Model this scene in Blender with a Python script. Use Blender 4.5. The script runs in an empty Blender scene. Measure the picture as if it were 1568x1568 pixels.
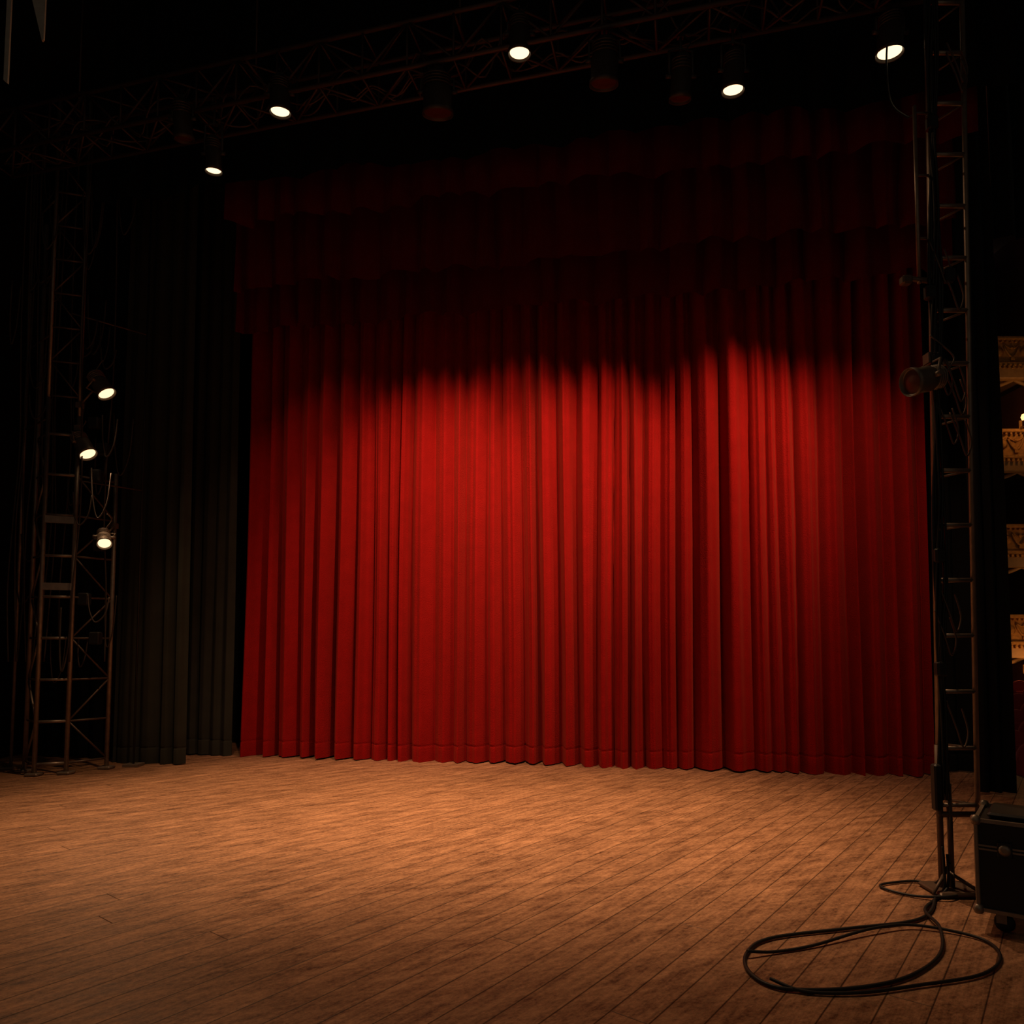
import bpy, math, random
import numpy as np
from mathutils import Vector, Matrix
random.seed(7)
scene = bpy.context.scene
try:
    scene.view_settings.view_transform = 'Standard'
    scene.view_settings.look = 'None'
except Exception: pass

# ------------------------------------------------------------------ materials
def new_mat(name):
    m = bpy.data.materials.new(name); m.use_nodes = True
    nt = m.node_tree
    for n in list(nt.nodes): nt.nodes.remove(n)
    out = nt.nodes.new('ShaderNodeOutputMaterial')
    b = nt.nodes.new('ShaderNodeBsdfPrincipled')
    nt.links.new(b.outputs[0], out.inputs[0])
    return m, nt, b

def simple(name, col, rough=0.6, metal=0.0, var=0.25, scale=9.0, bump=0.0, sheen=0.0, sheen_tint=None, spec=0.5):
    m, nt, b = new_mat(name)
    tc = nt.nodes.new('ShaderNodeTexCoord')
    nz = nt.nodes.new('ShaderNodeTexNoise'); nz.inputs['Scale'].default_value = scale; nz.inputs['Detail'].default_value = 3
    nt.links.new(tc.outputs['Object'], nz.inputs['Vector'])
    mx = nt.nodes.new('ShaderNodeMix'); mx.data_type = 'RGBA'
    mx.inputs[6].default_value = (*[c*(1-var) for c in col], 1)
    mx.inputs[7].default_value = (*[min(1, c*(1+var)) for c in col], 1)
    nt.links.new(nz.outputs['Fac'], mx.inputs[0])
    nt.links.new(mx.outputs[2], b.inputs['Base Color'])
    b.inputs['Roughness'].default_value = rough
    b.inputs['Metallic'].default_value = metal
    b.inputs['Specular IOR Level'].default_value = spec
    if sheen:
        b.inputs['Sheen Weight'].default_value = sheen
        b.inputs['Sheen Roughness'].default_value = 0.5
        if sheen_tint: b.inputs['Sheen Tint'].default_value = (*sheen_tint, 1)
    if bump:
        n2 = nt.nodes.new('ShaderNodeTexNoise'); n2.inputs['Scale'].default_value = scale*14; n2.inputs['Detail'].default_value = 1
        nt.links.new(tc.outputs['Object'], n2.inputs['Vector'])
        bp = nt.nodes.new('ShaderNodeBump'); bp.inputs['Strength'].default_value = bump; bp.inputs['Distance'].default_value = 0.01
        nt.links.new(n2.outputs['Fac'], bp.inputs['Height']); nt.links.new(bp.outputs[0], b.inputs['Normal'])
    return m

def emis(name, col, strength):
    m, nt, b = new_mat(name)
    b.inputs['Base Color'].default_value = (*[c*.3 for c in col], 1)
    b.inputs['Emission Color'].default_value = (*col, 1)
    b.inputs['Emission Strength'].default_value = strength
    return m

M_velvet = simple('red_velvet', (0.27, 0.0058, 0.0048), 0.85, 0, 0.18, 6, 0.6, 0.18, (1, 0.16, 0.09), 0.06)
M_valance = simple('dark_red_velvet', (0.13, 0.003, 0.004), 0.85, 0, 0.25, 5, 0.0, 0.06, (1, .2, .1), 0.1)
M_black = simple('black_serge', (0.030, 0.030, 0.022), 0.9, 0, 0.3, 4, 0.0, 0.03, (1, 1, .9), 0.15)
M_wall = simple('black_painted_wall', (0.008, 0.008, 0.008), 0.9, 0, 0.4, 2, 0.0, spec=.1)
M_steel = simple('worn_steel', (0.24, 0.19, 0.15), 0.45, 0.6, 0.4, 14)
M_dsteel = simple('dark_steel', (0.10, 0.066, 0.046), 0.5, 0.4, 0.4, 14)
M_tsteel = simple('truss_black_steel', (0.065, 0.038, 0.028), 0.55, 0.3, 0.4, 14)
M_blackpaint = simple('black_enamel', (0.04, 0.032, 0.027), 0.45, 0.0, 0.3, 12, spec=.35)
M_litpaint = simple('lit_tone_enamel', (0.14, 0.11, 0.085), 0.45, 0.2, 0.3, 12, spec=.5)  # enamel lightened in place of light that barely reaches the tower cans
M_cable = simple('brown_cable', (0.05, 0.038, 0.03), 0.6, 0.0, 0.3, 12, spec=.2)
M_rubber = simple('black_rubber', (0.014, 0.014, 0.014), 0.5, 0, 0.2, 20, spec=.3)
M_case = simple('black_laminate', (0.014, 0.014, 0.015), 0.45, 0, 0.3, 18, 0.0, spec=.3)
M_alu = simple('aluminium_edging', (0.24, 0.20, 0.16), 0.4, 0.6, 0.3, 20)
M_gold = simple('gilded_plaster', (0.50, 0.24, 0.06), 0.38, 0.55, 0.5, 16, 0.9)
M_box = simple('box_interior', (0.10, 0.03, 0.02), 0.8, 0, 0.3, 3)
M_cream = simple('cream_plaster', (0.30, 0.16, 0.055), 0.6, 0, 0.3, 10, 0.0)
M_seat = simple('red_plush', (0.30, 0.02, 0.02), 0.8, 0, 0.2, 8, 0.0, 0.1, (1, .3, .2))
M_lens = emis('lit_lens', (1.0, 0.72, 0.42), 1.9)
M_lens2 = emis('lit_side_lens', (1.0, 0.68, 0.38), 1.7)
M_dark_lens = simple('unlit_lens', (0.07, 0.02, 0.012), 0.4, 0, 0.3, 10)
M_bulb = emis('sconce_globe', (1.0, 0.50, 0.17), 2.5)
M_scrim = simple('grey_webbing', (0.30, 0.27, 0.23), 0.8, 0, 0.2, 30)

def floor_material():
    m, nt, b = new_mat('stage_floorboards')
    N = nt.nodes; L = nt.links
    def math_(op, a, bb=None, c=None):
        n = N.new('ShaderNodeMath'); n.operation = op
        for i, v in enumerate((a, bb, c)):
            if v is None: continue
            if isinstance(v, (int, float)): n.inputs[i].default_value = v
            else: L.new(v, n.inputs[i])
        return n.outputs[0]
    tc = N.new('ShaderNodeTexCoord')
    def dot(vec):
        n = N.new('ShaderNodeVectorMath'); n.operation = 'DOT_PRODUCT'
        L.new(tc.outputs['Object'], n.inputs[0]); n.inputs[1].default_value = vec
        return n.outputs['Value']
    a = math.radians(38)
    w = dot((math.cos(a), -math.sin(a), 0)); l = dot((math.sin(a), math.cos(a), 0))
    W = 0.185
    ws = math_('DIVIDE', w, W); idw = math_('FLOOR', ws); fr = math_('SUBTRACT', ws, idw)
    wn = N.new('ShaderNodeTexWhiteNoise'); wn.noise_dimensions = '1D'; L.new(idw, wn.inputs['W'])
    ls = math_('ADD', math_('DIVIDE', l, 5.3), wn.outputs['Value']); idl = math_('FLOOR', ls); frl = math_('SUBTRACT', ls, idl)
    wn2 = N.new('ShaderNodeTexWhiteNoise'); wn2.noise_dimensions = '2D'
    cb = N.new('ShaderNodeCombineXYZ'); L.new(idw, cb.inputs[0]); L.new(idl, cb.inputs[1]); L.new(cb.outputs[0], wn2.inputs['Vector'])
    d1 = math_('MINIMUM', fr, math_('SUBTRACT', 1.0, fr))
    seam1 = math_('MINIMUM', math_('DIVIDE', d1, 0.030), 1.0)
    d2 = math_('MINIMUM', frl, math_('SUBTRACT', 1.0, frl))
    seam2 = math_('MINIMUM', math_('DIVIDE', d2, 0.0008), 1.0)
    seam = math_('MINIMUM', seam1, seam2)
    cg = N.new('ShaderNodeCombineXYZ'); L.new(math_('MULTIPLY', w, 30.0), cg.inputs[0]); L.new(math_('MULTIPLY', l, 2.0), cg.inputs[1]); L.new(math_('MULTIPLY', wn2.outputs['Value'], 40.0), cg.inputs[2])
    g = N.new('ShaderNodeTexNoise'); g.inputs['Scale'].default_value = 1.0; g.inputs['Detail'].default_value = 4; g.inputs['Roughness'].default_value = 0.75
    L.new(cg.outputs[0], g.inputs['Vector'])
    cw = N.new('ShaderNodeCombineXYZ'); L.new(dot((0.90, 0.44, 0)), cw.inputs[0]); L.new(math_('MULTIPLY', dot((-0.44, 0.90, 0)), 3.8), cw.inputs[1])
    g2 = N.new('ShaderNodeTexNoise'); g2.inputs['Scale'].default_value = 2.4; g2.inputs['Detail'].default_value = 7; g2.inputs['Roughness'].default_value = 0.86
    L.new(cw.outputs[0], g2.inputs['Vector'])
    g3 = N.new('ShaderNodeTexNoise'); g3.inputs['Scale'].default_value = 34; g3.inputs['Detail'].default_value = 3; g3.inputs['Roughness'].default_value = 0.85
    L.new(tc.outputs['Object'], g3.inputs['Vector'])
    ramp = N.new('ShaderNodeValToRGB')
    ramp.color_ramp.elements[0].position = 0.40; ramp.color_ramp.elements[0].color = (0.082, 0.033, 0.016, 1)
    ramp.color_ramp.elements[1].position = 0.61; ramp.color_ramp.elements[1].color = (0.50, 0.262, 0.138, 1)
    mixv = math_('ADD', math_('ADD', math_('MULTIPLY', g.outputs['Fac'], 0.25), math_('MULTIPLY', g2.outputs['Fac'], 0.51)), math_('MULTIPLY', g3.outputs['Fac'], 0.24))
    L.new(mixv, ramp.inputs['Fac'])
    tone = math_('ADD', math_('MULTIPLY', wn2.outputs['Value'], 0.18), 0.86)
    fac = math_('MULTIPLY', tone, math_('ADD', math_('MULTIPLY', seam, 0.93), 0.07))
    vm = N.new('ShaderNodeVectorMath'); vm.operation = 'SCALE'; L.new(ramp.outputs[0], vm.inputs[0]); L.new(fac, vm.inputs['Scale'])
    L.new(vm.outputs[0], b.inputs['Base Color'])
    L.new(math_('ADD', math_('MULTIPLY', g2.outputs['Fac'], 0.5), 0.30), b.inputs['Roughness'])
    b.inputs['Specular IOR Level'].default_value = 0.28
    hb = math_('ADD', math_('MULTIPLY', seam, 1.0), math_('MULTIPLY', g.outputs['Fac'], 0.7))
    bp = N.new('ShaderNodeBump'); bp.inputs['Strength'].default_value = 0.5; bp.inputs['Distance'].default_value = 0.006
    L.new(hb, bp.inputs['Height']); L.new(bp.outputs[0], b.inputs['Normal'])
    return m
M_floor = floor_material()

# ------------------------------------------------------------------ mesh builder
class MB:
    def __init__(s): s.v=[]; s.f=[]; s.m=[]; s.s=[]
    def add(s, vs, fs, mi=0, sm=False):
        o=len(s.v); s.v += [tuple(v) for v in vs]
        for f in fs: s.f.append(tuple(i+o for i in f)); s.m.append(mi); s.s.append(sm)
    def box(s, c, size, mi=0, R=None, bev=0.0):
        hx,hy,hz=[x/2 for x in size]
        c=Vector(c); R=R or Matrix.Identity(3)
        if bev<=0:
            P=[Vector((x,y,z)) for x in(-hx,hx) for y in(-hy,hy) for z in(-hz,hz)]
            F=[(0,1,3,2),(4,6,7,5),(0,4,5,1),(2,3,7,6),(0,2,6,4),(1,5,7,3)]
            s.add([c+R@p for p in P],F,mi)
        else:
            b=min(bev,hx*.9,hy*.9,hz*.9)
            prof=[(hx-b,hy),(-hx+b,hy),(-hx,hy-b),(-hx,-hy+b),(-hx+b,-hy),(hx-b,-hy),(hx,-hy+b),(hx,hy-b)]
            inn=[(x*(hx-b)/hx,y*(hy-b)/hy) for x,y in prof]
            P=[];
            for pr,z in ((inn,-hz),(prof,-hz+b),(prof,hz-b),(inn,hz)):
                P+=[Vector((x,y,z)) for x,y in pr]
            F=[tuple(range(7,-1,-1)),tuple(range(24,32))]
            for k in range(3):
                for i in range(8):
                    j=(i+1)%8; F.append((k*8+i,k*8+j,k*8+8+j,k*8+8+i))
            s.add([c+R@p for p in P],F,mi)
    def tube(s, p0, p1, r, seg=8, mi=0, r1=None):
        s.poly([p0,p1],r,seg,mi,r1)
    def poly(s, pts, r, seg=8, mi=0, r1=None):
        pts=[Vector(p) for p in pts]; n=len(pts); rings=[]
        prev=None
        for i,p in enumerate(pts):
            d=(pts[min(i+1,n-1)]-pts[max(i-1,0)])
            if d.length<1e-9: d=Vector((0,0,1))
            d.normalize()
            if prev is None:
                a=Vector((0,0,1)) if abs(d.z)<.9 else Vector((1,0,0))
                x=d.cross(a).normalized()
            else:
                x=(prev-d*prev.dot(d)).normalized()
            prev=x; y=d.cross(x)
            rr = r if r1 is None else r+(r1-r)*i/(n-1)
            rings.append([p+(x*math.cos(2*math.pi*k/seg)+y*math.sin(2*math.pi*k/seg))*rr for k in range(seg)])
        vs=[q for R in rings for q in R]; fs=[]
        for i in range(n-1):
            for k in range(seg):
                j=(k+1)%seg; fs.append((i*seg+k,i*seg+j,(i+1)*seg+j,(i+1)*seg+k))
        s.add(vs,fs,mi,True)
        o=len(s.v)-len(vs)
        s.f.append(tuple(o+k for k in range(seg-1,-1,-1))); s.m.append(mi); s.s.append(False)
        s.f.append(tuple(o+(n-1)*seg+k for k in range(seg))); s.m.append(mi); s.s.append(False)
    def rev(s, prof, M=None, seg=20, mi=0, cap0=False, cap1=False):
        M=M or Matrix.Identity(4); vs=[];fs=[]
        for r,z in prof:
            for k in range(seg):
                a=2*math.pi*k/seg; vs.append(M@Vector((r*math.cos(a),r*math.sin(a),z)))
        for i in range(len(prof)-1):
            for k in range(seg):
                j=(k+1)%seg; fs.append((i*seg+k,i*seg+j,(i+1)*seg+j,(i+1)*seg+k))
        s.add(vs,fs,mi,True); o=len(s.v)-len(vs)
        if cap0: s.f.append(tuple(o+k for k in range(seg-1,-1,-1))); s.m.append(mi); s.s.append(False)
        if cap1: s.f.append(tuple(o+(len(prof)-1)*seg+k for k in range(seg))); s.m.append(mi); s.s.append(False)
    def obj(s, name, mats, loc=(0,0,0), rot=None, parent=None):
        me=bpy.data.meshes.new(name); me.from_pydata(s.v,[],s.f)
        for m in mats: me.materials.append(m)
        me.polygons.foreach_set('material_index',s.m); me.polygons.foreach_set('use_smooth',s.s); me.update()
        o=bpy.data.objects.new(name,me); o.location=loc
        if rot: o.rotation_euler=rot
        scene.collection.objects.link(o)
        if parent: o.parent=parent
        return o

def smooth(pts, n=8):
    pts=[Vector(p) for p in pts]; out=[]
    for i in range(len(pts)-1):
        p0=pts[max(i-1,0)];p1=pts[i];p2=pts[i+1];p3=pts[min(i+2,len(pts)-1)]
        for k in range(n):
            t=k/n
            out.append(0.5*((2*p1)+(-p0+p2)*t+(2*p0-5*p1+4*p2-p3)*t*t+(-p0+3*p1-3*p2+p3)*t**3))
    out.append(pts[-1]); return out

# ------------------------------------------------------------------ stage frame (curtain line)
A = math.radians(10.7)
C0 = Vector((-4.03, 10.63, 0))
EU = Vector((math.cos(A), -math.sin(A), 0)); EN = Vector((-math.sin(A), -math.cos(A), 0))
def S(u, n, z=0): return C0 + EU*u + EN*n + Vector((0,0,z))

# ------------------------------------------------------------------ drapery
def drape(name, mat, origin, eu, en, width, z0, z1, fold=(0.22,0.5), amp=(0.07,0.17), seed=1, hem=True,
          du=0.009, rows=44, top_amp=0.55, scallop=0.0, parent=None, sharp_r=(0.6,1.35), aw=False):
    rng=np.random.RandomState(seed)
    nu=int(width/du)+1
    u=np.linspace(0,width,nu)
    br=[0.0-0.2]
    while br[-1]<width+0.6: br.append(br[-1]+rng.uniform(*fold))
    br=np.array(br); nb=len(br)
    amps=rng.uniform(amp[0],amp[1],nb); sharp=rng.uniform(sharp_r[0],sharp_r[1],nb); sec=rng.uniform(-0.45,0.45,nb); ph2=rng.uniform(0,6.28,nb)
    if aw:
        wd=np.diff(br,append=br[-1]+0.3); amps=amps*np.clip(wd/0.28,0.6,1.15)
    drift=rng.uniform(-1,1,nb); drift=np.convolve(drift,[.25,.5,.25],'same')
    zs=list(np.linspace(z0,z1,rows))
    if hem:
        zs+= [z0+0.19,z0+0.205,z0+0.215,z0+0.225,z0+0.24,z0+.03,z0+.08]
    zs=sorted(zs); verts=np.zeros((len(zs),nu,3))
    for r,z in enumerate(zs):
        t=(z-z0)/(z1-z0)
        brz=br+drift*0.08*math.sin(1.6*t+0.6)*(1-t)**0.5 + 0.014*np.sin(5*t+ph2)
        brz=np.sort(brz)
        idx=np.clip(np.searchsorted(brz,u,side='right')-1,0,nb-2)
        f=(u-brz[idx])/np.maximum(brz[idx+1]-brz[idx],1e-3)
        w=f*f*(3-2*f)
        a=amps[idx]*(1-w)+amps[idx+1]*w
        p=sharp[idx]
        k=top_amp+(1-top_amp)*(1-t)**0.7
        base=np.sin(np.pi*np.clip(f,0,1))
        prof=np.power(np.clip(base,1e-4,1),p)
        sc=sec[idx]*np.sin(2*np.pi*f)*base + 0.09*np.sin(6*np.pi*f+ph2[idx])*base
        d=a*k*(prof+sc*0.6)-0.5*a*k
        d+=0.035*np.sin(u*1.3+seed)+0.02*np.sin(u*3.1+seed*2+t*1.2)
        if hem:
            d=d-0.009*math.exp(-((z-z0-0.215)/0.010)**2)
        zz=np.full(nu,z)
        if scallop: zz=z+ (1-t)**2*scallop*(np.abs(np.sin(u*1.9+seed))*0.6+0.25*np.sin(u*6.3+seed)+0.12*np.sin(u*14+1))
        elif hem: zz=z+(1-t)**6*0.012*np.sin(u*2.2+seed)
        uu=u+0.015*np.sin(2.5*t+u*2)
        P=np.array(origin)[None,:]+uu[:,None]*np.array(eu)[None,:]+d[:,None]*np.array(en)[None,:]
        P[:,2]=origin[2]+zz
        verts[r]=P
    R=len(zs)
    V=verts.reshape(-1,3)
    i=np.arange(R-1)[:,None]*nu+np.arange(nu-1)[None,:]
    F=np.stack([i,i+1,i+nu+1,i+nu],axis=-1).reshape(-1,4)
    org=V.mean(axis=0); org[2]=V[:,2].min(); V=V-org
    me=bpy.data.meshes.new(name)
    me.vertices.add(len(V)); me.vertices.foreach_set('co',V.ravel())
    me.loops.add(F.size); me.loops.foreach_set('vertex_index',F.ravel().astype(np.int32))
    me.polygons.add(len(F)); me.polygons.foreach_set('loop_start',np.arange(0,F.size,4,dtype=np.int32))
    me.polygons.foreach_set('loop_total',np.full(len(F),4,dtype=np.int32))
    me.polygons.foreach_set('use_smooth',np.ones(len(F),dtype=bool))
    me.update(calc_edges=True); me.validate(); me.materials.append(mat)
    o=bpy.data.objects.new(name,me); o.location=org; scene.collection.objects.link(o)
    return o

drape('stage_curtain', M_velvet, S(0,-0.05,0.012), EU, EN, 9.38, 0, 7.4, fold=(0.15,0.38), amp=(0.22,0.37), seed=5, rows=60, top_amp=0.55, sharp_r=(0.5,1.05), aw=True)
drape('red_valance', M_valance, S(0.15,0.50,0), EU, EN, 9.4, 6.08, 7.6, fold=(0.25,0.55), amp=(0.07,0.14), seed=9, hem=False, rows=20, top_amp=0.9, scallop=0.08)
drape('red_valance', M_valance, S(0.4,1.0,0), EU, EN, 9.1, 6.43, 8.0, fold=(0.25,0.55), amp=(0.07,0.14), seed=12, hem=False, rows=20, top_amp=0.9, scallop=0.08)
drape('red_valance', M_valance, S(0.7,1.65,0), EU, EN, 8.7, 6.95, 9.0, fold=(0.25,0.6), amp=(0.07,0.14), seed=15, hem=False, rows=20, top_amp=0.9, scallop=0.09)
drape('black_border_drape', M_wall, S(-1.0,1.95,0), EU, EN, 10.9, 7.25, 10.2, fold=(0.3,0.6), amp=(0.05,0.1), seed=17, hem=False, rows=14, top_amp=0.9, scallop=.08)
# black leg drapes
ex=Vector((1,0,0)); eny=Vector((0,-1,0))
drape('black_leg_drape', M_black, Vector((-4.82,10.72,0.012)), EU, EN, 0.72, 0, 9.6, fold=(0.16,0.26), amp=(0.06,0.12), seed=21, rows=24)
drape('black_leg_drape', M_black, Vector((-5.5,9.98,0.012)), EU, EN, 1.08, 0, 9.6, fold=(0.18,0.32), amp=(0.08,0.15), seed=23, rows=24)
drape('black_leg_drape', M_wall, Vector((-7.0,10.6,0.012)), EU, EN, 1.9, 0, 9.6, fold=(0.2,0.36), amp=(0.06,0.12), seed=25, rows=24)
drape('black_leg_drape', M_wall, Vector((5.06,7.92,0.012)), Vector((0.98,-0.1,0)), eny, 0.37, 0, 9.6, fold=(0.12,0.2), amp=(0.05,0.09), seed=27, rows=24)
drape('black_leg_drape', M_wall, S(9.36,-0.45,0.012), EU, EN, 0.95, 0, 9.6, fold=(0.16,0.26), amp=(0.06,0.12), seed=31, rows=24)
drape('black_border_drape', M_wall, Vector((5.48,7.95,0)), ex, eny, 1.08, 6.25, 10.3, fold=(0.2,0.3), amp=(0.05,0.09), seed=33, hem=False, rows=14, top_amp=.9)

# ------------------------------------------------------------------ room shell
def slab(name, poly, z0, z1, mat):
    n=len(poly); v=[(x,y,z0) for x,y in poly]+[(x,y,z1) for x,y in poly]
    f=[tuple(range(n-1,-1,-1)),tuple(range(n,2*n))]+[(i,(i+1)%n,n+(i+1)%n,n+i) for i in range(n)]
    m=MB(); m.add(v,f); return m.obj(name,[mat])
bl=S(-3.4,-1.3); br_=S(10.4,-1.3); b2=S(10.4,0.25)
slab('floor', [(-7.3,-3),(6.6,-3),(6.6,7.75),(b2.x,b2.y),(br_.x,br_.y),(bl.x,bl.y),(-7.3,11.6)], -0.35, 0.0, M_floor)
slab('wall_left', [(-7.5,-3),(-7.3,-3),(-7.3,12.6),(-7.5,12.6)], -0.35, 10.5, M_wall)
slab('wall_back', [(-7.3,12.55),(S(9.9,-1.3).x,S(9.9,-1.3).y),(S(9.9,-1.5).x,S(9.9,-1.5).y),(-7.3,12.8)], -0.35, 10.5, M_wall)
slab('wall_right', [(6.6,-3),(6.8,-3),(6.8,6.8),(6.6,6.8)], -0.35, 10.5, M_wall)
slab('ceiling', [(-7.5,-3),(6.8,-3),(6.8,7.6),(5.7,9.9),(-7.5,12.8)], 10.5, 10.7, M_wall)

# ------------------------------------------------------------------ lamps / light helper
WARM=(1.0,0.59,0.31)
def spot(name, loc, target, power, size, blend=0.5, col=WARM, radius=0.06, parent=None):
    ld=bpy.data.lights.new(name,'SPOT'); ld.energy=power; ld.spot_size=math.radians(size); ld.spot_blend=blend
    ld.color=col; ld.shadow_soft_size=radius
    o=bpy.data.objects.new(name,ld); scene.collection.objects.link(o)
    loc=Vector(loc); d=(Vector(target)-loc)
    o.rotation_euler=d.to_track_quat('-Z','Y').to_euler()
    if parent: o.parent=parent; o.location=loc-parent.location
    else: o.location=loc
    return o

def stage_light(loc, lens_mat, R=0.10, L=0.34, hang=0.35, aim=(0,0,-1), name='stage_spotlight', side=None, body=None):
    m=MB(); aim=Vector(aim).normalized()
    q=aim.to_track_quat('-Z','Y').to_matrix().to_4x4()
    M=q
    prof=[(R*0.93,0.012),(R*1.06,-0.015),(R*1.1,-0.02),(R*1.1,0.02),(R*1.0,0.04),(R*1.0,L*0.55),(R*0.86,L*0.6),(R*0.86,L*0.92),(R*0.6,L),(R*0.2,L*1.03)]
    m.rev(prof,M,24,0,False,True)
    m.rev([(R*1.0,0.0),(R*0.9,0.005)],M,24,0)
    m.rev([(R*0.93,0.004),(R*0.5,-0.006),(0.004,-0.012)],M,24,1,False,True)
    for k in range(4):
        m.rev([(R*0.86,L*(0.64+0.07*k)),(R*0.98,L*(0.65+0.07*k)),(R*0.98,L*(0.665+0.07*k)),(R*0.86,L*(0.675+0.07*k))],M,20,0)
    pv=M@Vector((0,0,L*0.5))
    X=(q.to_3x3()@Vector((1,0,0))); X.z=0; X.normalize()
    a=pv+X*(R*1.15); b=pv-X*(R*1.15)
    if side is None:
        top=pv+Vector((0,0,hang)); ya=a+Vector((0,0,hang*0.6)); yb=b+Vector((0,0,hang*0.6))
        m.poly([a,ya,ya*0.5+yb*0.5+Vector((0,0,.03)),yb,b],0.012,6,0)
        m.tube(ya*0.5+yb*0.5,top,0.013,6,0)
        m.box(top,(0.06,0.05,0.07),0)
        m.poly([top+Vector((0.0,0.045*math.cos(t),0.05+0.045*math.sin(t))) for t in np.linspace(-1.6,3.4,10)],0.011,6,0)
    else:
        end=Vector(side)-Vector(loc)
        h=(end-pv).normalized()
        e1=a+h*0.14; e2=b+h*0.14
        m.poly([a,e1,e2,b],0.011,6,0)
        m.tube((e1+e2)/2,end,0.013,6,0); m.box(end,(0.07,0.07,0.07),0)
    m.tube(a-X*0.03,a+X*0.035,0.02,8,0); m.tube(b+X*0.03,b-X*0.035,0.02,8,0)
    tip=M@Vector((0,0,L))
    m.poly(smooth([tip,tip+Vector((0.05,0,0.06)),tip+Vector((0.09,0.02,0.15)),pv+Vector((0.03,0,hang if side is None else 0.3))],5),0.006,5,0)
    return m.obj(name,[body or M_blackpaint,lens_mat],loc)

# ------------------------------------------------------------------ overhead truss
def truss(name, P0, P1, w, h, r=0.024, step=0.5, mat=M_tsteel, drops=True):
    P0=Vector(P0);P1=Vector(P1); d=(P1-P0); L=d.length; d.normalize(); n=Vector((d.y,-d.x,0)).normalized()
    if n.y>0: n=-n
    m=MB(); up=Vector((0,0,h))
    ch=[Vector(),n*w,up,n*w+up]
    for c in ch: m.tube(c,P1+c-P0,r,8)
    k=int(L/step)
    for i in range(k+1):
        p=d*(L*i/k)
        for a,b in((0,1),(2,3),(0,2),(1,3)): m.tube(p+ch[a],p+ch[b],r*.55,5)
        if i<k:
            q=d*(L*(i+1)/k)
            pairs=((0,2),(1,3),(2,3),(0,1)) if i%2==0 else ((2,0),(3,1),(3,2),(1,0))
            for a,b in pairs: m.tube(p+ch[a],q+ch[b],r*.55,5)
    if drops:
        for i in range(5):
            p=d*(L*(i+.5)/5)+n*w*.5+up
            m.tube(p,Vector((p.x,p.y,10.49-P0.z)),0.012,6)
            m.tube(p-n*w*.5,p+n*w*.5,0.02,6)
    rng=random.Random(int(P0.z*10))
    for c in range(3):
        pts=[]
        for i in range(2*k+1):
            p=d*(L*i/(2*k))+n*w*rng.uniform(0,.6)+Vector((0,0,(0.09 if i%2==0 else 0.03*rng.random())+h*rng.choice((0,0,.6))))
            pts.append(p)
        m.poly(smooth(pts,4),0.011,5)
    return m.obj(name,[mat],P0)
TX0,TY0,TX1,TY1=-6.4,8.85,5.4,5.95
truss('lighting_truss',(TX0,TY0,7.6),(TX1,TY1,7.6),0.42,0.5)
truss('lighting_truss',(-6.8,7.0,8.9),(5.6,4.3,8.9),0.4,0.45)

lit=[((-3.33,7.71,6.90),0.085),((-2.52,7.47,7.40),0.105),((0.075,6.87,7.55),0.105),((2.15,6.67,7.00),0.10),((3.57,6.46,7.20),0.115)]
unlit=[((-3.62,7.61,7.2),0.10),((-0.78,7.23,7.2),0.15),((0.90,6.71,7.1),0.13),((1.66,6.78,7.0),0.10)]
fix=[]
for i,(p,R) in enumerate(lit):
    L=0.36; hang=max(0.2,7.62-(p[2]+L*.5))
    fix.append(stage_light(p,M_lens,R,L,hang,aim=(0.0,0.12,-1)))
ufix=[]
for p,R in unlit:
    ufix.append(stage_light(p,M_dark_lens,R,0.38,max(0.2,7.62-(p[2]+.19)),aim=(0.0,0.3,-1)))

def beam(f, tgt, power, size, blend=0.45, rad=0.05, col=WARM):
    spot('beam',Vector(f.location)+Vector((0,0.0,-0.10)),tgt,power,size,blend,col,rad,parent=f)
CW=(1.0,0.54,0.34)
# curtain pools (cross-lit so the pleats model)
beam(fix[1],S(1.5,0,2.7),280,56,1.0,.05,CW)
beam(ufix[1],S(2.7,0,2.9),980,54,1.0,.05,CW)  # fixture itself is unlit; spot added below it to light the curtain
beam(fix[2],S(4.0,0,3.3),850,48,1.0,.05,CW)
beam(ufix[3],S(5.0,0,3.6),860,46,1.0,.05,CW)  # another added spot under an unlit fixture, for this stretch of curtain
beam(fix[4],S(6.7,0,3.4),980,48,1.0,.05,CW)
beam(fix[4],S(8.2,0,2.9),360,52,1.0,.05,CW)
# floor pools
beam(fix[0],(-4.0,7.7,0),480,66,1.0,.06)
beam(fix[1],(-2.2,7.3,0),1650,56,1.0,.06)
beam(fix[2],(0.3,6.9,0),2200,54,1.0,.06)
beam(fix[3],(2.1,6.6,0),900,56,1.0,.06)
beam(fix[2],(-0.4,4.2,0),330,110,1.0,.06)
beam(fix[1],(-2.0,4.4,0),260,80,1.0,.06)

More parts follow.
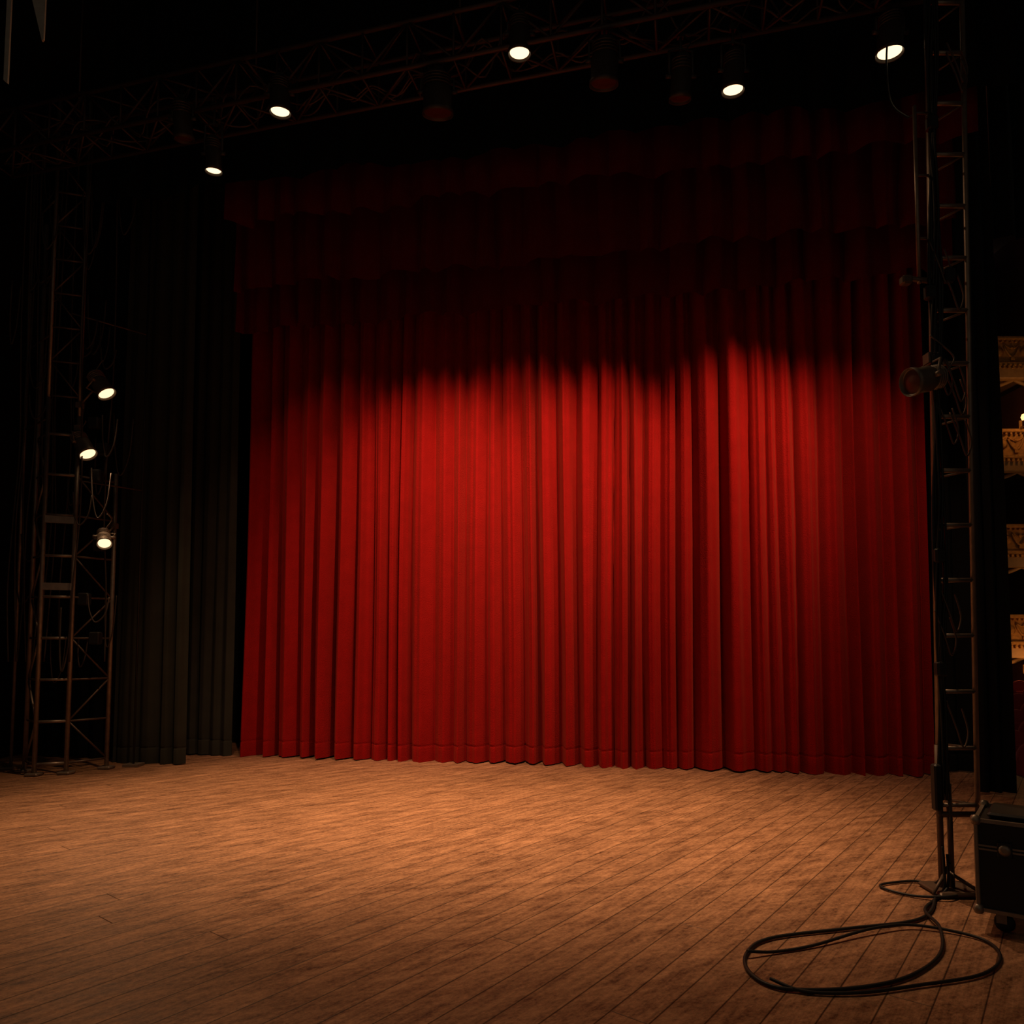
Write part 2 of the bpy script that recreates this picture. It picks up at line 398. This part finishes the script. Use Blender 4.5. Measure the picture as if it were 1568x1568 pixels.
# ------------------------------------------------------------------ left lighting tower
def tower_left():
    m=MB()
    legs=[(-6.2,9.25),(-5.90,8.98),(-5.58,9.10),(-5.30,9.5)]
    H=[7.2,4.75,4.55,3.9]
    for (x,y),h in zip(legs,H):
        m.tube((x,y,0.02),(x,y,h),0.028,8,0)
        m.box((x,y,0.02),(0.16,0.16,0.035),0,None,.01)
    for i in range(9):
        z=0.14+i*0.52
        m.tube((-5.90,8.98,z),(-5.58,9.10,z),0.020,6,0)
        m.tube((-6.2,9.25,z),(-5.90,8.98,z),0.014,6,2)
        if z<3.8: m.tube((-5.58,9.10,z),(-5.30,9.5,z),0.014,6,2)
        if i<8: m.tube((-6.2,9.25,z+.52) if i%2 else (-6.2,9.25,z),(-5.90,8.98,z) if i%2 else (-5.90,8.98,z+.52),0.014,6,0)
        if i<7: m.tube((-5.58,9.10,z) if i%2 else (-5.58,9.10,z+.52),(-5.30,9.5,z+.52) if i%2 else (-5.30,9.5,z),0.012,6,2)
    for z in (2.35,3.2):
        m.box((-5.74,9.04,z),(0.36,0.05,0.09),0,Matrix.Rotation(math.atan2(.12,.32),3,'Z'))
    m.tube((-5.58,9.10,4.4),(-5.58,9.10,8.8),0.022,8,0)
    m.tube((-5.92,9.0,4.7),(-5.92,9.0,8.8),0.022,8,0)
    for j in range(9):
        z=4.8+j*.45
        m.tube((-5.92,9.0,z),(-5.58,9.10,z),0.014,6,2)
        m.tube((-5.92,9.0,z) if j%2 else (-5.58,9.10,z),(-5.58,9.10,z+.45) if j%2 else (-5.92,9.0,z+.45),0.011,6,2)
    m.tube((-5.05,9.7,0.02),(-5.05,9.7,8.8),0.014,8,1); m.box((-5.05,9.7,0.02),(.2,.2,.03),0)
    m.tube((-6.55,9.5,0.02),(-6.55,9.5,8.6),0.02,8,0); m.box((-6.55,9.5,0.02),(.2,.2,.03),0)
    for z in (4.5,5.6,6.4,7.4):
        m.tube((-6.55,9.5,z),(-5.92,9.0,z),0.013,6,2)
    m.tube((-5.70,9.06,5.9),(-5.05,9.7,5.9),0.010,6,2); m.tube((-5.58,9.1,3.72),(-5.05,9.7,3.72),0.010,6,2)
    rng=random.Random(3)
    for k in range(40):
        x=rng.uniform(-6.5,-5.2); y=9.0+rng.uniform(0,.5); z=rng.uniform(1.0,7.6); s=rng.uniform(.2,.9)
        w=rng.uniform(.06,.28)
        m.poly(smooth([(x,y,z+s),(x+w*.2,y-.04,z+s*.4),(x+w*.5,y-.05,z),(x+w*.9,y-.03,z+s*.3),(x+w,y,z+s*.9)],7),rng.uniform(.007,.012),5,3)
    for k in range(10):
        x=rng.uniform(-6.4,-5.25); y=9.02+rng.uniform(0,.3)
        pts=[(x+.03*math.sin(j*1.3+k),y+.02*math.cos(j*2+k),8.6-j*.9) for j in range(9)]
        m.poly(smooth(pts,5),0.010,5,3)
    for z in (1.7,2.9,3.8,4.5,2.2,4.15):
        m.box((-5.4+.09*math.sin(z*5),9.2,z),(.14,.1,.16),1,None,.015)
    return m.obj('lattice_tower',[M_steel,M_rubber,M_dsteel,M_cable])
tower_left()
s1=stage_light((-5.21,9.05,4.84),M_lens2,0.105,0.34,0.2,aim=(0.55,-0.05,-0.8),side=(-5.58,9.10,4.70),body=M_litpaint)
s2=stage_light((-5.42,9.05,4.05),M_lens2,0.10,0.34,0.2,aim=(0.5,-0.15,-0.75),side=(-5.59,9.10,4.40),body=M_litpaint)
s3=stage_light((-5.17,9.05,2.90),M_lens2,0.08,0.26,0.2,aim=(0.35,-0.5,-0.6),side=(-5.30,9.5,3.2),body=M_litpaint)
for s_,tgt,p in ((s1,(-2.0,7.4,0),60),(s2,(-2.4,7.6,0),50),(s3,(-2.9,8.0,0),35)):
    a_=(Vector(tgt)-Vector(s_.location)).normalized()
    spot('beam',Vector(s_.location)+a_*0.12,tgt,p,105,1.0,WARM,0.06,parent=s_)

# ------------------------------------------------------------------ right ladder tower
def tower_right():
    m=MB(); Y=4.78
    X0=lambda z: 2.795+0.020*z
    X1=lambda z: 3.04+0.020*z
    XM=lambda z: (X0(z)+X1(z))/2
    for f,y in ((X0,Y),(X1,Y),(XM,Y+.22)):
        m.tube((f(.5),y,.5),(f(7.8),y,7.8),0.017,8,0)
    zs=[]; z=.56
    while z<7.7: zs.append(z); z+=0.37
    for i,z in enumerate(zs):
        m.tube((X0(z),Y,z),(X1(z),Y,z),0.015,6,0)
        m.tube((X0(z),Y,z),(XM(z),Y+.22,z),0.008,6,2); m.tube((X1(z),Y,z),(XM(z),Y+.22,z),0.008,6,2)
    m.tube((2.80,Y,.02),(2.80,Y,.95),0.020,8,2); m.tube((2.865,Y,.02),(2.865,Y,.7),0.018,8,2)
    m.tube((XM(.5),Y+.22,.02),(XM(.5),Y+.22,.5),0.02,8,2)
    m.box((2.86,Y,.02),(.30,.26,.03),2,None,.01)
    m.tube((X0(.5)-.02,Y,.50),(X1(.5)+.02,Y,.50),0.02,8,2)
    for s in (-1,1):
        m.tube((2.83,Y,.14),(2.83+.16*s,Y-.12,.03),0.012,6,2)
    m.box((2.775,Y-.02,.68),(.05,.06,.30),1,None,.01)
    rng=random.Random(11)
    for k in range(7):
        ox=rng.uniform(-.02,.04); pts=[]
        for j in range(15):
            z=7.6-j*.5; pts.append((X0(z)+ox+.018*math.sin(j*1.7+k*2),Y-.02-.01*(k%3),z))
        m.poly(smooth(pts,4),rng.uniform(.006,.011),5,1)
    for k in range(12):
        z=rng.uniform(.8,5.5); x=X0(z)+rng.uniform(-.03,.12)
        m.poly(smooth([(x,Y-.03,z+.3),(x+.05,Y-.05,z+.12),(x+.09,Y-.05,z),(x+.13,Y-.04,z+.1),(x+.1,Y-.03,z+.25)],6),.006,5,2)
    for z,o in ((3.52,0),(4.0,-.03),(4.12,.1),(2.2,0),(1.45,0),(5.2,0)):
        m.box((X0(z)+o,Y-.03,z),(.07,.06,.10),1,None,.012)
    m.tube((2.79,Y,4.08),(2.80,Y,5.35),0.013,8,0)
    m.tube((2.68,Y,4.12),(X0(4.1)+.04,Y,4.09),0.018,8,2)
    m.box((2.70,Y,4.10),(.07,.06,.06),2,None,.01)
    for z in (4.4,4.85,5.3): m.tube((2.79,Y,z),(X0(z),Y,z),0.009,6,2)
    return m.obj('ladder_truss_tower',[M_steel,M_rubber,M_dsteel])
tower_right()
stage_light((2.67,4.70,3.36),M_dark_lens,0.085,0.24,0.2,aim=(-0.9,-0.15,-0.22),side=(2.85,4.78,3.55),body=M_litpaint)
mm=MB(); mm.poly(smooth([(3.57,6.44,7.5),(3.45,6.3,7.0),(3.2,5.8,6.2),(2.98,5.2,5.6),(2.80,4.8,5.3)],8),.009,6,0)
mm.obj('power_lead',[M_rubber])

# webbing straps hanging from the grid near stage left
mw=MB()
mw.add([(-2.97,4.0,4.9),(-2.945,4.0,4.88),(-2.94,4.0,10.4),(-2.975,4.0,10.4),(-2.97,4.012,4.9),(-2.945,4.012,4.88),(-2.94,4.012,10.4),(-2.975,4.012,10.4)],[(0,1,2,3),(7,6,5,4),(0,4,5,1),(1,5,6,2),(2,6,7,3),(3,7,4,0)],0)
mw.add([(-2.755,4.0,5.14),(-2.745,4.0,5.15),(-2.72,4.0,10.4),(-2.86,4.0,10.4),(-2.85,4.0,5.5),(-2.755,4.012,5.14),(-2.745,4.012,5.15),(-2.72,4.012,10.4),(-2.86,4.012,10.4),(-2.85,4.012,5.5)],[(0,1,2,3,4),(9,8,7,6,5),(0,5,6,1),(1,6,7,2),(2,7,8,3),(3,8,9,4),(4,9,5,0)],0)
mw.box((-2.85,4.006,10.42),(.3,.04,.14),0)
mw.obj('hanging_webbing',[M_scrim])

# ------------------------------------------------------------------ flight case
def flight_case():
    m=MB(); W,D,H=.95,.50,.49; z0=.13
    m.box((W/2,D/2,z0+H/2),(W-.01,D-.01,H-.01),0)
    e=.014
    for x in (0,W):
        for y in (0,D): m.box((x,y,z0+H/2),(e*1.6,e*1.6,H),1,None,.004)
    for z in (z0,z0+H,z0+H*.72,z0+H*.68):
        t = e*1.4 if z in (z0,z0+H) else .010
        for y in (0,D): m.box((W/2,y,z),(W,t,t),1)
        for x in (0,W): m.box((x,D/2,z),(t,D,t),1)
    for x in (0,W):
        for y in (0,D):
            for z in (z0,z0+H): 
                m.rev([(.001,-.03),(.02,-.024),(.03,0),(.02,.024),(.001,.03)],Matrix.Translation((x,y,z)),10,1)
    def plate(cx,cz,w,h,mi): m.box((cx,-.008,cz),(w,.012,h),mi,None,.003)
    plate(W*.36,z0+H*.38,.17,.12,1); plate(W*.36,z0+H*.38,.15,.10,0)
    m.poly([(W*.36-.06,-.02,z0+H*.42),(W*.36-.06,-.035,z0+H*.36),(W*.36+.06,-.035,z0+H*.36),(W*.36+.06,-.02,z0+H*.42)],.008,6,1)
    for fx in (.14,.68): plate(W*fx,z0+H*.70,.07,.08,0); m.rev([(.03,0),(.03,.006),(.012,.01)],Matrix.Translation((W*fx,-.014,z0+H*.7))@Matrix.Rotation(math.pi/2,4,'X'),12,1,False,True)
    for x in (.10,W-.10):
        for y in (.09,D-.09):
            m.box((x,y,z0-.012),(.10,.09,.014),1)
            for s in (-.022,.022): m.box((x,y+s,z0-.045),(.05,.005,.07),1)
            m.rev([(.02,-.016),(.048,-.014),(.052,0),(.048,.014),(.02,.016)],Matrix.Translation((x+.012,y,.052))@Matrix.Rotation(math.pi/2,4,'X'),16,2,True,True)
    m.box((W*.45,D*.5,z0+H+.02),(W*.8,D*.7,.03),0,None,.012)
    return m.obj('flight_case',[M_case,M_alu,M_rubber],(2.62,4.13,0),(0,0,math.radians(-38)))
flight_case()

# ------------------------------------------------------------------ floor cable
mc=MB(); Z=.013
p1=[(2.80,4.76,.30),(2.78,4.72,.06),(2.72,4.70,Z),(2.684,4.66,Z),(2.50,4.40,Z),(2.29,4.25,Z),(1.895,4.15,Z),(1.408,4.016,Z),(1.208,3.81,Z),(1.16,3.59,Z),(1.256,3.44,Z),(1.574,3.44,Z),(1.90,3.555,Z),(2.207,3.81,Z),(2.386,4.11,Z+.02),(2.47,4.40,Z+.01),(2.66,4.62,Z),(2.80,4.72,.06),(2.83,4.76,.25)]
mc.poly(smooth(p1,10),.0095,8,0)
p2=[(2.83,4.74,.2),(2.80,4.86,.03),(2.72,4.97,Z),(2.47,4.90,Z),(2.45,4.80,Z),(2.56,4.68,Z),(2.74,4.62,Z+.015),(2.9,4.72,Z)]
mc.poly(smooth(p2,10),.0085,8,0)
p3=[(1.21,3.80,Z+.02),(1.36,3.84,Z),(1.60,3.92,Z),(2.0,4.10,Z+.018),(2.29,4.17,Z+.01),(2.545,4.016,Z),(2.50,3.78,Z),(2.27,3.58,Z),(1.9,3.47,Z),(1.6,3.40,Z),(1.35,3.41,Z),(1.22,3.50,Z+.018)]
mc.poly(smooth(p3,10),.0085,8,0)
mc.obj('floor_cable',[M_rubber])

# ------------------------------------------------------------------ auditorium
def auditorium():
    m=MB(); X0,X1,Y=9.4,16.9,18.0
    tiers=[2.0,4.27,6.7,9.1]
    m.box(((X0+X1)/2,Y+2.1,5.6),(X1-X0,.2,14.0),1)
    RX=Matrix.Rotation(math.pi/2,4,'X')
    for z in tiers:
        m.box(((X0+X1)/2,Y+1.0,z-.36),(X1-X0,2.1,.14),2)
        m.box(((X0+X1)/2,Y,z),(X1-X0,.14,.60),0,None,.02)
        m.box(((X0+X1)/2,Y-.03,z+.34),(X1-X0,.26,.09),0,None,.02)
        m.box(((X0+X1)/2,Y-.03,z-.33),(X1-X0,.24,.10),0,None,.02)
        m.box(((X0+X1)/2,Y+.03,z-.55),(X1-X0,.3,.30),2,None,.02)
        x=X0+.3
        while x<X1-.5:
            m.rev([(.001,-.03),(.10,-.025),(.13,0),(.06,.03),(.001,.05)],Matrix.Translation((x,Y-.09,z))@RX,10,0)
            m.poly([(x+.14+.40*t,Y-.09,z+.14-.28*math.sin(math.pi*t)) for t in np.linspace(0,1,9)],.028,6,0)
            m.poly([(x+.14+.40*t,Y-.09,z+.18-.10*math.sin(math.pi*t)) for t in np.linspace(0,1,7)],.014,5,0)
            m.rev([(.001,-.02),(.05,-.01),(.04,.02),(.001,.03)],Matrix.Translation((x+.34,Y-.09,z+.10))@RX,8,0)
            m.box((x+.34,Y-.10,z-.19),(.10,.05,.08),0,None,.01)
            x+=.68
        x=X0+.1
        while x<X1:
            m.box((x,Y-.10,z+.265),(.05,.08,.05),0); m.box((x,Y-.14,z-.42),(.06,.08,.07),0); x+=.12
    lv=[-1.0]+[t+.38 for t in tiers]
    tops=[t-.62 for t in tiers]+[12.6]
    for a,b in zip(lv,tops):
        x=X0+.1
        while x<X1-.1:
            m.rev([(.17,0),(.17,.12),(.12,.16),(.105,.2),(.095,(b-a)*.5),(.09,b-a-.25),(.13,b-a-.18),(.17,b-a-.08),(.17,b-a)],Matrix.Translation((x,Y+.12,a)),14,2)
            m.box((x,Y+1.1,(a+b)/2),(.08,1.8,b-a),1)
            if b-a<3 and x+1.36<X1:
                m.poly([(x+1.36*t,Y+.10,b-.04-.20*abs(math.cos(math.pi*t))) for t in np.linspace(0,1,13)],.05,6,2)
            x+=1.36
    return m.obj('theatre_box_tiers',[M_gold,M_box,M_cream])
auditorium()
slab('floor_auditorium',[(5.9,8.0),(18,8.0),(18,20.2),(5.9,20.2)],-1.35,-1.15,M_box)
slab('wall_auditorium',[(17.3,8),(17.5,8),(17.5,20.2),(17.3,20.2)],-1.15,13,M_box)
slab('ceiling_auditorium',[(9.4,8.0),(18,8.0),(18,20.2),(9.4,20.2)],12.9,13.1,M_box)
def seats():
    m=MB()
    for r in range(8):
        y=11.2+r*.82; z=-1.15+.06+r*.10
        m.box((11.9,y+.1,(z-1.15)/2-.0),(8.4,.82,max(.04,z+1.15)),1)
        for k in range(13):
            x=8.2+k*.6+(r%2)*.28
            m.box((x,y,z+.46),(.5,.46,.13),0,None,.04)
            m.box((x,y+.25,z+.68),(.5,.10,.56),0,None,.045)
            m.rev([(.24,-.04),(.25,0),(.24,.04)],Matrix.Translation((x,y+.25,z+.93))@Matrix.Rotation(math.pi/2,4,'X'),16,0,True,True)
            for s in (-.28,.28): m.box((x+s,y+.05,z+.34),(.05,.42,.66),1,None,.015)
    return m.obj('theatre_seats',[M_seat,M_box])
seats()
def sconce(x,y,z,power):
    m=MB()
    m.box((0,.10,-.12),(.08,.04,.22),0,None,.01)
    m.poly(smooth([(0,.10,-.16),(0,-.02,-.2),(0,-.06,-.12),(0,-.06,-.06)],5),.014,6,0)
    m.rev([(.02,-.07),(.06,-.06),(.05,-.05)],Matrix.Translation((0,-.06,0)),12,0)
    m.rev([(.001,-.09),(.06,-.07),(.085,0),(.06,.07),(.001,.09)],Matrix.Translation((0,-.06,.03)),14,1)
    o=m.obj('sconce_lamp',[M_gold,M_bulb],(x,y,z))
    ld=bpy.data.lights.new('glow','POINT'); ld.energy=power; ld.color=(1,.48,.16); ld.shadow_soft_size=.12
    l=bpy.data.objects.new('glow',ld); l.location=(0,-.6,.05); l.parent=o; scene.collection.objects.link(l)
sconce(12.72,17.80,1.15,18)
sconce(13.9,17.75,3.35,14)
sconce(12.85,17.75,7.3,16)

# ------------------------------------------------------------------ world, camera
w=bpy.data.worlds.new('dark_theatre'); scene.world=w; w.use_nodes=True
bg=w.node_tree.nodes.get('Background') or w.node_tree.nodes.new('ShaderNodeBackground')
bg.inputs[0].default_value=(1.0,.80,.58,1); bg.inputs[1].default_value=0.07
cd=bpy.data.cameras.new('camera'); cd.sensor_width=36; cd.lens=36*1100/1568; cd.shift_y=138/1568
cam=bpy.data.objects.new('camera',cd); cam.location=(0,0,1.6); cam.rotation_euler=(math.radians(93.5),0,0)
cd.clip_end=200
scene.collection.objects.link(cam); scene.camera=cam
